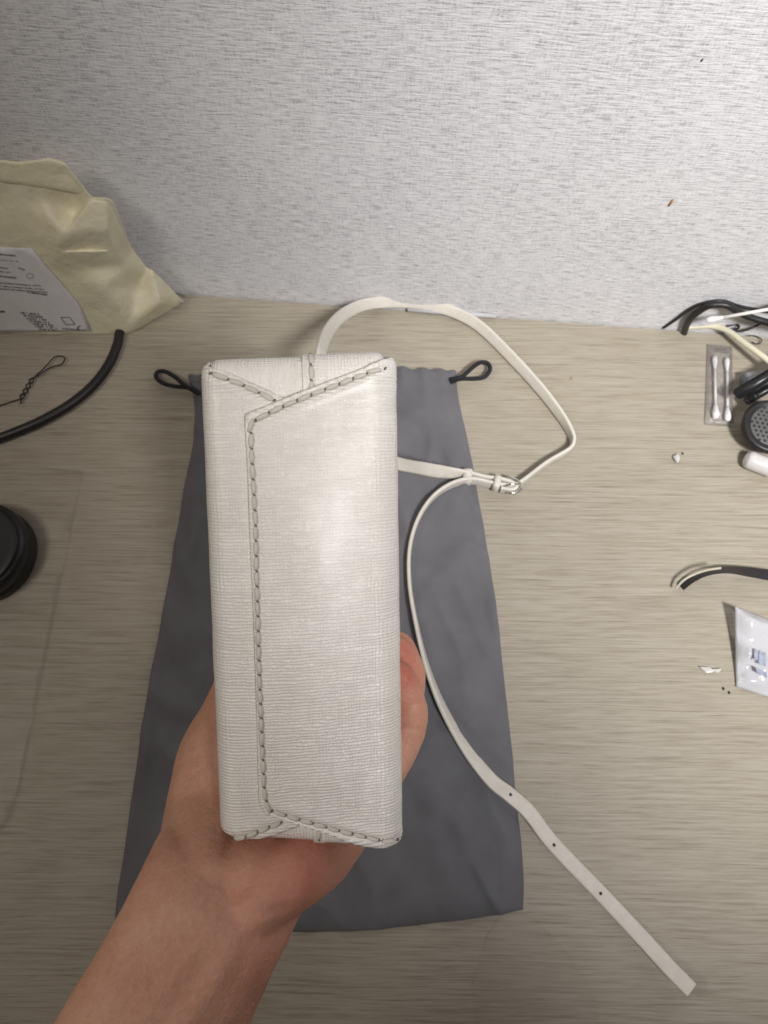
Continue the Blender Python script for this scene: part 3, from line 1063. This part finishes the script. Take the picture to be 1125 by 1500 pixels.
    for f in fs:
        f = bm.faces.new([bv[k] for k in f])
        f.normal_update()
        if f.normal.dot(n) < 0: f.normal_flip()
    for v in [v for v in bm.verts if not v.link_faces]: bm.verts.remove(v)
    for _ in range(3): bmesh.ops.smooth_vert(bm, verts=[v for v in bm.verts if not v.is_boundary], factor=.5, use_axis_x=True, use_axis_y=True, use_axis_z=True)
    for v in bm.verts: v.co += n * 0.0003
    sb = BVHTree.FromBMesh(bm)
    st = obj("sticker", bm, M['label'], t)
    md = st.modifiers.new("thickness", 'SOLIDIFY'); md.thickness, md.offset = 0.0003, -1
    def pl(x, y, o_):
        hit = sb.ray_cast(CAM, ray(x, y).normalized())
        return hit[0] + n * 0.0002 if hit[0] else None
    # print: rows of small strokes
    bm = bmesh.new()
    def stroke(x0, y0, x1, y1, w):
        a, b = Vector((x0, y0)), Vector((x1, y1))
        d = (b - a).normalized(); e = Vector((-d.y, d.x)) * w / 2
        q = [pl(*c, 0) for c in (a - e, b - e, b + e, a + e)]
        if None in q: return
        q = [bm.verts.new(c) for c in q]
        f = bm.faces.new(q); f.normal_update()
        if f.normal.dot(n) < 0: f.normal_flip()
    def row(x0, y0, x1, y1, hgt, bold=1.0, dens=0.8):
        Ln = math.hypot(x1 - x0, y1 - y0); k = 0.0
        while k < Ln:
            wv = random.uniform(1.0, 2.2)
            if random.random() < dens:
                x, y = x0 + (x1 - x0) * k / Ln, y0 + (y1 - y0) * k / Ln
                y += random.uniform(-.3, .3)
                if random.random() < .55: stroke(x, y, x + wv, y + wv * (y1 - y0) / Ln, 0.7 * bold)
                stroke(x, y - hgt / 2, x + hgt * .22, y + hgt / 2, 0.6 * bold)
            k += wv
    row(-80, 366, 23, 374.5, 2.2, 1.5, 1.0)
    row(-80, 374, 27, 383, 1.8, .7)
    row(-60, 386, 12, 393, 2.4, .9, .9); row(-60, 392, 16, 399, 2.4, .9, .9); row(-60, 398, 24, 407, 2.4, 1.2, 1.0)
    row(27, 392, 36, 395.5, 2, 1.4, 1.0)
    for a in range(14):
        g0, g1 = a / 14 * 6.283, (a + 1) / 14 * 6.283
        stroke(44 + 5 * math.cos(g0), 404 + 3.6 * math.sin(g0), 44 + 5 * math.cos(g1), 404 + 3.6 * math.sin(g1), .7)
    row(-80, 408, 60, 419, 2.2, .9, .95); row(-80, 413, 65, 424, 2.2, .9, .95); row(-80, 417, 68, 428, 2.2, .9, .95); row(40, 428, 71, 432, 2.2, 1.2, 1.0)
    row(-60, 455, 6, 456.5, 3, 1.6, .9)
    for k in range(7):
        row(30 + k * 4.2, 458 + k * 4.0, 60 + k * 5.0 - 3, 460.5 + k * 4.0, 3.0, 1.1, .8)
    stroke(89, 465, 102, 464.5, 1); stroke(102, 464.5, 110, 475, 1); stroke(89, 465, 97, 475.5, 1); stroke(97, 475.5, 110, 475, 1)
    stroke(113, 480, 118, 477, 1.6); stroke(113, 480, 116, 483, 1.6); row(90, 481, 124, 483.5, 3, .9)
    obj("printed_text", bm, M['ink'], st, smooth=False, kind='stuff')
build_parcel()
# thin clear stick poking out behind the parcel
obj("plastic_stick", tube_bm([onwall(228, 412, .008), at(271, 434, .003)], 0.0011, 8), M['frosted'], label="thin translucent plastic stick poking out behind the paper parcel", cat="stick")

# ------------------------------------------------------------------ left clutter
cable("power_cable", [at(x, y, .0045) for x, y in ((200, 470), (178, 482), (172, 505), (160, 533), (138, 563), (105, 591), (62, 616), (20, 634), (-20, 648), (-90, 668), (-220, 690), (-420, 680))], 0.0043, M['black'],
      label="thick black cable curving out from under the paper parcel", cat="cable")

def twist_tie():
    a = [(94, 524), (88, 521.5), (80, 523), (73, 530), (64, 540), (55, 548), (49, 553)]
    b = [(94, 524), (94, 529), (89, 534), (78, 537), (66, 543), (56, 550), (47, 554)]
    tw = []
    t = thing("twist_tie", at(60, 550), "thin dark wire tie twisted into a loop beside the black cable", "wire tie")
    A = [(49, 554)]; B = [(47, 554)]
    for k in range(1, 22):
        f = k / 21
        x, y = 48 - 21 * f, 554 + 36 * f
        s = math.sin(f * 15) * 3.2
        A.append((x + s * .86, y + s * .5)); B.append((x - s * .86, y - s * .5))
    B = B[:16] + [(34, 583), (27, 585.5), (18, 588), (6, 592), (-12, 598)]
    up = lambda pts, ph, off: [tuple(at(x, y, .0022 + .0009 * math.sin(i * 1.1 + ph))) for i, (x, y) in enumerate(pts)]
    pa = [tuple(at(x, y, .003)) for x, y in a[:-1]] + up(A, 0, 0)
    pb = [tuple(at(x, y, .003)) for x, y in b[:-1]] + up(B, 3, 0)
    path = list(reversed(pa)) + pb[1:]
    obj("wire", tube_bm([Vector(p) for p in catmull(path, 4)], 0.00062, 6), M['wire'], t)
twist_tie()

def jar_lid():
    c = at(-16, 815)
    t = thing("jar_lid", c, "round matte black lid at the left edge of the desk", "lid")
    r = (at(58, 812) - c).length - 0.001
    T = Matrix.Translation(c)
    obj("lid_body", lathe_bm([(r - .003, 0.0003), (r, .002), (r, .009), (r - .0012, .0105), (r - .0012, .0125), (r - .0002, .014), (r - .0006, .024), (r - .003, .0262)], 72, T), M['blackmatte'], t)
    obj("lid_top", lathe_bm([(r - .006, .0258), (r - .004, .0268), (r - .007, .0275), (r - .012, .0270), (.002, .0270)], 72, T), M['black'], t)
jar_lid()

def flat_film(name, poly, z, m, label, cat, amp=.0008, cell=9):
    """thin plastic sheet: outline in desk space, gently rippled, with real thickness"""
    pts = [at(x, y) for x, y in poly]
    lo = Vector((min(p.x for p in pts), min(p.y for p in pts)))
    hi = Vector((max(p.x for p in pts), max(p.y for p in pts)))
    vs = [p.xy for p in pts]; ed = [(i, (i + 1) % len(pts)) for i in range(len(pts))]
    step = max((hi.x - lo.x), (hi.y - lo.y)) / (cell * 3)
    extra = []
    y = lo.y
    while y < hi.y:
        x = lo.x
        while x < hi.x:
            extra.append(Vector((x + random.uniform(-.2, .2) * step, y + random.uniform(-.2, .2) * step)))
            x += step
        y += step
    v2, _, fs, _, _, _ = delaunay_2d_cdt(vs + extra, ed, [list(range(len(pts)))], 1, 1e-6)
    bm = bmesh.new()
    bv = [bm.verts.new((p.x, p.y, z + amp * (1 + noise.noise(Vector((p.x * 40, p.y * 40, z * 900)))))) for p in v2]
    for f in fs:
        try: bm.faces.new([bv[i] for i in f])
        except ValueError: pass
    for v in [v for v in bm.verts if not v.link_faces]: bm.verts.remove(v)
    bmesh.ops.recalc_face_normals(bm, faces=bm.faces)
    if sum(f.normal.z for f in bm.faces) < 0: bmesh.ops.reverse_faces(bm, faces=bm.faces)
    o = obj(name, bm, m, label=label, cat=cat)
    md = o.modifiers.new("thickness", 'SOLIDIFY'); md.thickness, md.offset = 0.00015, -1
    return o

def sleeve():
    t = thing("plastic_sleeve", at(20, 1000), "large clear plastic sleeve lying nearly invisible on the left of the desk", "plastic sleeve")
    o = flat_film("sleeve_film", [(122, 690), (105, 775), (88, 860), (72, 940), (58, 1010), (44, 1080), (30, 1150), (18, 1195), (5, 1214), (-20, 1218), (-220, 1200), (-160, 700), (0, 680)], .0006, M['sheet'], None, None, .0004)
    o.parent = t; o.matrix_parent_inverse = Matrix.Translation(-t.location)
    pp = [(122, 690), (105, 775), (88, 860), (72, 940), (58, 1010), (44, 1080), (30, 1150), (18, 1195), (5, 1214), (-20, 1218)]
    cable("sleeve_rim", [at(x, y, .0013) for x, y in pp], .0008, M['sheet'], 6, 8, parent=t)
    cable("sleeve_fold", [at(x, y, .0014) for x, y in ((52, 1046), (75, 1042), (100, 1036), (140, 1030), (168, 1022))], .0006, M['sheet'], 6, 8, parent=t)
sleeve()
flat_film("plastic_offcut", [(742, 1325), (790, 1350), (835, 1400), (868, 1450), (880, 1510), (840, 1560), (700, 1560), (690, 1440), (712, 1370)], .0006, M['film'],
          "clear plastic offcut lying under the loose end of the strap", "plastic film", .0006)

# ------------------------------------------------------------------ right clutter
def rod(name, a, b, r, m, prof=None, parent=None, seg=14, **kw):
    prof = prof or [(0, r), (1, r)]
    pts = [a.lerp(b, k) for k, _ in prof]
    return obj(name, tube_bm(pts, [q for _, q in prof], seg), m, parent, **kw)

def swab(a, b, label, r=.0011, cot=.0027, ra=1.0, rb=1.0):
    t = thing("cotton_swab", a.lerp(b, .5), label, "cotton swab", "white cotton swabs on the right of the desk")
    rod("stick", a, b, r, M['stick'], parent=t)
    ln = (b - a).length
    for p, q, s in ((a, b, ra), (b, a, rb)):
        d = (q - p).normalized()
        pr = [(-.0012, .0006), (-.0008, .0016), (.0004, .0024), (.003, .0027), (.006, .0024), (.010, .0016), (.013, .0012)]
        obj("cotton_tip", tube_bm([p + d * k for k, _ in pr], [w * s * cot / .0027 for _, w in pr], 16), M['cotton'], t)
sa0, sa1 = at(1047, 523, .0036), at(1048.5, 611, .0036)
sb0, sb1 = at(1065, 526, .0036), at(1066, 615, .0036)
swab(sa0, sa1, "left of the two cotton swabs sealed inside the clear sachet", rb=1.15, ra=.85)
swab(sb0, sb1, "right of the two cotton swabs sealed inside the clear sachet", rb=1.05, ra=.85)
swab(onwall(1036, 469, .016), onwall(1160, 447, .016), "loose cotton swab lying across the black cables by the wall", .0014, .0030)

def sachet():
    t = thing("swab_sachet", at(1053, 565), "small clear plastic sachet holding two cotton swabs", "sachet")
    cn = [(1035, 505), (1072, 508), (1074, 625), (1031, 622)]
    bm = bmesh.new()
    n1, n2 = 16, 34
    for side in (1, 0):
        g = []
        for i in range(n2 + 1):
            k = i / n2
            l = (cn[0][0] + (cn[3][0] - cn[0][0]) * k, cn[0][1] + (cn[3][1] - cn[0][1]) * k)
            r = (cn[1][0] + (cn[2][0] - cn[1][0]) * k, cn[1][1] + (cn[2][1] - cn[1][1]) * k)
            row = []
            for j in range(n1 + 1):
                s = j / n1
                x, y = l[0] + (r[0] - l[0]) * s, l[1] + (r[1] - l[1]) * s
                p = at(x, y)
                dome = (math.sin(math.pi * s) ** .6 * min(1, 8 * k, 8 * (1 - k)))
                z = .0008 + (dome * .0068 + .0007 * noise.noise(p * 260)) if side else .0005
                row.append(bm.verts.new((p.x, p.y, max(z, .0005 if not side else .0008))))
            g.append(row)
        for i in range(n2):
            for j in range(n1):
                q = (g[i][j], g[i + 1][j], g[i + 1][j + 1], g[i][j + 1])
                bm.faces.new(q if side else tuple(reversed(q)))
        if side: top = g
        else:
            ring = lambda G: G[0][:] + [r_[-1] for r_ in G[1:]] + list(reversed(G[-1][:-1])) + [r_[0] for r_ in reversed(G[1:-1])]
            A, B = ring(top), ring(g)
            for k in range(len(A)):
                bm.faces.new((A[k], A[(k + 1) % len(A)], B[(k + 1) % len(A)], B[k]))
    bmesh.ops.recalc_face_normals(bm, faces=bm.faces)
    obj("sachet_film", bm, M['sachet'], t)
sachet()

cable("white_cable", [at(x, y, z) for x, y, z in ((996, 484, -.001), (1006, 479.5, .003), (1022, 478, .005), (1045, 478, .009), (1067, 485, .013), (1090, 502, .016), (1125, 528, .02), (1170, 565, .018), (1260, 640, .006), (1420, 760, .003), (1650, 860, .003))], 0.0026, M['cream'],
      label="cream cable running from the wall to the right edge of the desk", cat="cable")
W_ = onwall
cable("black_cable", [W_(1001, 492, .003), W_(1005, 478, .004), W_(1012, 466, .006), W_(1024, 456, .006), W_(1038, 448, .006), W_(1052, 446, .006), W_(1066, 448, .007), W_(1080, 456, .009), W_(1102, 466, .012), W_(1130, 474, .014), W_(1170, 486, .014), at(1260, 525, .006), at(1400, 560, .004), at(1620, 640, .004)], 0.0030, M['black'],
      label="black cable arching over the desk edge in front of the wall", cat="cable")
cable("thin_cable", [at(972, 480, .002), W_(990, 468, .002), W_(1006, 456, .002), W_(1022, 447, .002), W_(1040, 442, .002), W_(1060, 441, .002), W_(1085, 449, .002), W_(1130, 457, .003), W_(1170, 463, .003), W_(1260, 490, .003), at(1400, 535, .003), at(1600, 560, .003)], 0.0014, M['black'],
      label="thinner black cable hugging the wall behind the arching black cable", cat="cable")
cable("earphone_cable", [at(x, y, z) for x, y, z in ((1064, 478, .012), (1078, 475, .014), (1082, 480, .015), (1074, 484, .015), (1085, 485, .015), (1100, 481, .016), (1118, 473, .02), (1150, 468, .02), (1240, 500, .006), (1400, 580, .002))], 0.0011, M['black'],
      label="fine black wire looping below the loose cotton swab", cat="cable")
cable("hair_loop", [at(x, y, .003) for x, y in ((1096, 492), (1106, 492), (1114, 496), (1115, 501), (1109, 504), (1101, 501))], 0.0005, M['wire'], 6, 6,
      label="fine dark hair loop on the desk beside the cream cable", cat="hair")
rod("red_plug", at(1046, 476, .010), at(1056, 475, .011), .0014, M['copper'], label="tiny dark red plug end resting behind the cream cable", cat="plug")
# crumpled clear wrapper under the cables
flat_film("clear_wrapper", [(1010, 476), (1012, 466), (1030, 462), (1060, 466), (1130, 470), (1140, 492), (1080, 486), (1040, 474)], .006, M['sachet'], "crumpled clear wrapper caught among the black cables", "wrapper", .004)

def frosted_tube():
    a, b = at(1090, 560, .0085), at(1180, 548, .0085)
    t = thing("frosted_tube", a, "frosted clear plastic tube lying behind the black clip", "tube")
    d = (b - a).normalized()
    r = .0088
    obj("tube_wall", tube_bm([a, a + d * .001, a + d * .03, b], [r - .0008, r, r, r], 28), M['frosted'], t)
    obj("tube_end", tube_bm([a - d * .0006, a - d * .0001], [r - .0022, r - .0016], 28), M['bluegrey'], t)
frosted_tube()

def clip():
    t = thing("hair_clip", at(1110, 580), "black plastic clip with two long jaws above the grille disc", "clip")
    def bar(p, q, w, h, name):
        d = (q - p).normalized(); e = Vector((-d.y, d.x, 0)).normalized()
        u = d.cross(e)
        bm = bmesh.new()
        A = [bm.verts.new(p + e * x * w + u * y * h) for x, y in ((-1, -1), (1, -1), (1, 1), (-1, 1))]
        B = [bm.verts.new(q + e * x * w + u * y * h) for x, y in ((-1, -1), (1, -1), (1, 1), (-1, 1))]
        bm.faces.new(A); bm.faces.new(list(reversed(B)))
        for k in range(4): bm.faces.new((A[k], B[k], B[(k + 1) % 4], A[(k + 1) % 4]))
        bmesh.ops.recalc_face_normals(bm, faces=bm.faces)
        bmesh.ops.bevel(bm, geom=list(bm.edges), offset=min(w, h) * .5, segments=3, affect='EDGES')
        obj(name, bm, M['blackmatte'], t)
    bar(at(1077, 579, .022), at(1180, 518, .030), .0048, .0028, "jaw")
    bar(at(1092, 588, .014), at(1180, 540, .016), .0036, .0024, "jaw")
    rod("hinge_pin", at(1096, 588, .012), at(1108, 579, .024), .0022, M['blackmatte'], parent=t)
clip()

def speaker():
    c = at(1131, 624, 0.022)
    t = thing("small_speaker", Vector((c.x, c.y, 0)), "round black gadget with a dotted grey grille at the right edge of the desk", "speaker")
    ax = Vector((-0.06, -0.10, 1)).normalized()
    x = ax.orthogonal().normalized(); y = ax.cross(x)
    B = basis(c - ax * .0125, x, y, ax)
    prof = [(.010, -.0088), (.014, -.007), (.0195, .000), (.0235, .007), (.0245, .010), (.0232, .0128), (.0210, .0138), (.0198, .0128)]
    obj("housing", lathe_bm(prof, 48, B), M['black'], t)
    obj("grille", lathe_bm([(.0197, .0124), (.017, .0130), (.010, .0138), (.001, .0141)], 48, B), M['grille'], t)
    bm = bmesh.new()
    for i in range(-7, 8):
        for j in range(-7, 8):
            px, py = i * .0042 + (j % 2) * .0021, j * .0036
            if math.hypot(px, py) < .0178:
                bmesh.ops.create_circle(bm, cap_ends=True, segments=8, radius=.00125, matrix=B @ Matrix.Translation((px, py, .01428 - (math.hypot(px, py)) ** 2 * 4.2)))
    obj("grille_dots", bm, M['blackmatte'], t, kind='stuff')
speaker()

def cap():
    a = at(1104, 672, .008)
    d = (at(1150, 684, .008) - a).normalized()
    d = (at(1118, 664, .008) - at(1096, 680, .008))
    ax = (at(1130, 682, .0085) - at(1093, 668, .0085)).normalized()
    x = Vector((0, 0, 1)); y = ax.cross(x).normalized()
    t = thing("bottle_cap", a, "small white plastic cap lying on its side next to the grille disc", "cap")
    o = at(1094, 672, .0082)
    obj("cap_body", lathe_bm([(.0060, -.0008), (.0072, .0003), (.0080, .003), (.0080, .022), (.0072, .024)], 32, basis(o, x, y, ax)), M['white'], t)
    obj("cap_rim", lathe_bm([(.0020, -.0014), (.0052, -.0012), (.0056, -.0006)], 32, basis(o, x, y, ax)), M['stick'], t)
cap()

# crumb, ribbon, pouch, glints
def chip(px, py, s, z, m, label, cat, name):
    bm = bmesh.new()
    bmesh.ops.create_icosphere(bm, subdivisions=2, radius=s)
    o = at(px, py, z)
    for v in bm.verts:
        v.co = Vector((v.co.x * .8, v.co.y * 1.1, v.co.z * .7)) * (1 + .45 * noise.noise(v.co * 600 + Vector((px, py, 0)))) + o
    obj(name, bm, m, smooth=False, label=label, cat=cat)
chip(991.5, 671, .0034, .0026, M['white'], "small white plastic chip alone on the desk left of the grille disc", "chip", "plastic_chip")
chip(1000, 664, .0010, .0008, M['wire'], "tiny dark crumb just above the white plastic chip", "crumb", "crumb")
chip(1060, 1009, .0011, .0008, M['wire'], "upper of two tiny brown crumbs below the milky pouch", "crumb", "crumb")
chip(1068, 1014.5, .0010, .0008, M['wire'], "lower of two tiny brown crumbs below the milky pouch", "crumb", "crumb")
chip(837, 554, .0012, .0008, M['splinter'], "brown speck on the desk right of the strap arc", "crumb", "crumb")

def ribbon():
    t = thing("ribbon", at(1060, 840), "curled black satin ribbon end with a pale edge on the right of the desk", "ribbon")
    ct = [(at(996, 859, .004), 55), (at(1012, 848, .008), 58), (at(1035, 839, .012), 60), (at(1062, 835, .012), 52), (at(1095, 838, .010), 38), (at(1130, 843, .008), 30), (at(1180, 850, .006), 25)]
    obj("ribbon_band", strip_bm(ct, .013, .0008), M['satin'], t)
    e = [at(990, 862, .007), at(1000, 851, .0115), at(1013, 843, .014), at(1034, 835.5, .0175), at(1056, 832, .0180)]
    cable("ribbon_edge", e, .0010, M['tanedge'], 6, 8, parent=t)
ribbon()

def pouch():
    t = thing("zip_pouch", at(1110, 950), "milky clear plastic pouch with bluish print inside at the right edge", "pouch")
    cn = [(1076, 888), (1200, 938), (1200, 1045), (1078, 1006)]
    bm = bmesh.new()
    n1, n2 = 40, 40
    layers = []
    def base(s, k):
        x = (cn[0][0] * (1 - s) + cn[1][0] * s) * (1 - k) + (cn[3][0] * (1 - s) + cn[2][0] * s) * k
        y = (cn[0][1] * (1 - s) + cn[1][1] * s) * (1 - k) + (cn[3][1] * (1 - s) + cn[2][1] * s) * k
        return at(x, y, 0.014 * (1 - k) ** 1.5 * (1 - s) + .001)
    for side in (1, 0):
        g = []
        for i in range(n2 + 1):
            row = []
            for j in range(n1 + 1):
                s, k = j / n1, i / n2
                p = base(s, k)
                ed = min(1, 9 * min(s, 1 - s, k, 1 - k))
                cr = noise.noise(p * 70) * .0035 + abs(noise.noise(p * 38 + Vector((3, 1, 2)))) * .006
                p.z += (.0010 + ed * (.004 + cr)) if side else 0
                row.append(bm.verts.new(p))
            g.append(row)
        for i in range(n2):
            for j in range(n1):
                q = (g[i][j], g[i + 1][j], g[i + 1][j + 1], g[i][j + 1])
                bm.faces.new(q if side else tuple(reversed(q)))
        layers.append(g)
    ring = lambda G: G[0][:] + [r_[-1] for r_ in G[1:]] + list(reversed(G[-1][:-1])) + [r_[0] for r_ in reversed(G[1:-1])]
    A, B = ring(layers[0]), ring(layers[1])
    for k in range(len(A)): bm.faces.new((A[k], A[(k + 1) % len(A)], B[(k + 1) % len(A)], B[k]))
    bmesh.ops.recalc_face_normals(bm, faces=bm.faces)
    obj("pouch_film", bm, M['pouch'], t)
    def card(poly, z, name):
        bm = bmesh.new()
        f = bm.faces.new([bm.verts.new(at(x, y, z)) for x, y in poly])
        f.normal_update()
        if f.normal.z < 0: f.normal_flip()
        r = bmesh.ops.extrude_face_region(bm, geom=[f])
        for v in r['geom']:
            if isinstance(v, bmesh.types.BMVert): v.co.z += .0005
        bmesh.ops.recalc_face_normals(bm, faces=bm.faces)
        obj(name, bm, M['bluecard'], t, smooth=False)
    card([(1104, 951), (1110, 952), (1110, 966), (1105, 968)], .0145, "printed_mark")
    card([(1112, 953), (1121, 956), (1121, 976), (1111, 973)], .0140, "printed_mark")
    card([(1106, 977), (1124, 986), (1123, 993), (1108, 985)], .0125, "printed_mark")
pouch()
flat_film("glint_film", [(1022, 977), (1036, 978), (1042, 981), (1056, 980), (1050, 987), (1044, 984), (1034, 987)], .001, film("shiny_film", haze=.5, hazecol=(.9, .88, .84), rough=.15, gl=2.0), "shiny film shape standing in for light glints left of the milky pouch", "glint film", .0012, 4)  # pale glossy film added to draw the light glints on the desk

# clear strip lying along the wall behind the strap
rod("plastic_straw", at(597, 453.5, .004), at(727, 463, .004), .0022, film("straw_plastic", haze=.6, hazecol=(.85, .85, .86), rough=.1, bs=300), label="thin clear plastic straw lying along the wall behind the strap", cat="straw")
# marks on the wall
rod("splinter", onwall(980, 302, .0010), onwall(987, 292, .0010), .0009, M['splinter'], [(0, .0004), (.4, .0010), (1, .0004)], label="small brown splinter stuck to the wallpaper", cat="splinter", seg=6)
rod("dark_fleck", onwall(1027, 90, .0004), onwall(1030, 86, .0004), .0004, M['wire'], [(0, .0003), (.4, .0005), (1, .0002)], label="tiny dark fleck on the wallpaper near the top", cat="fleck", seg=6)
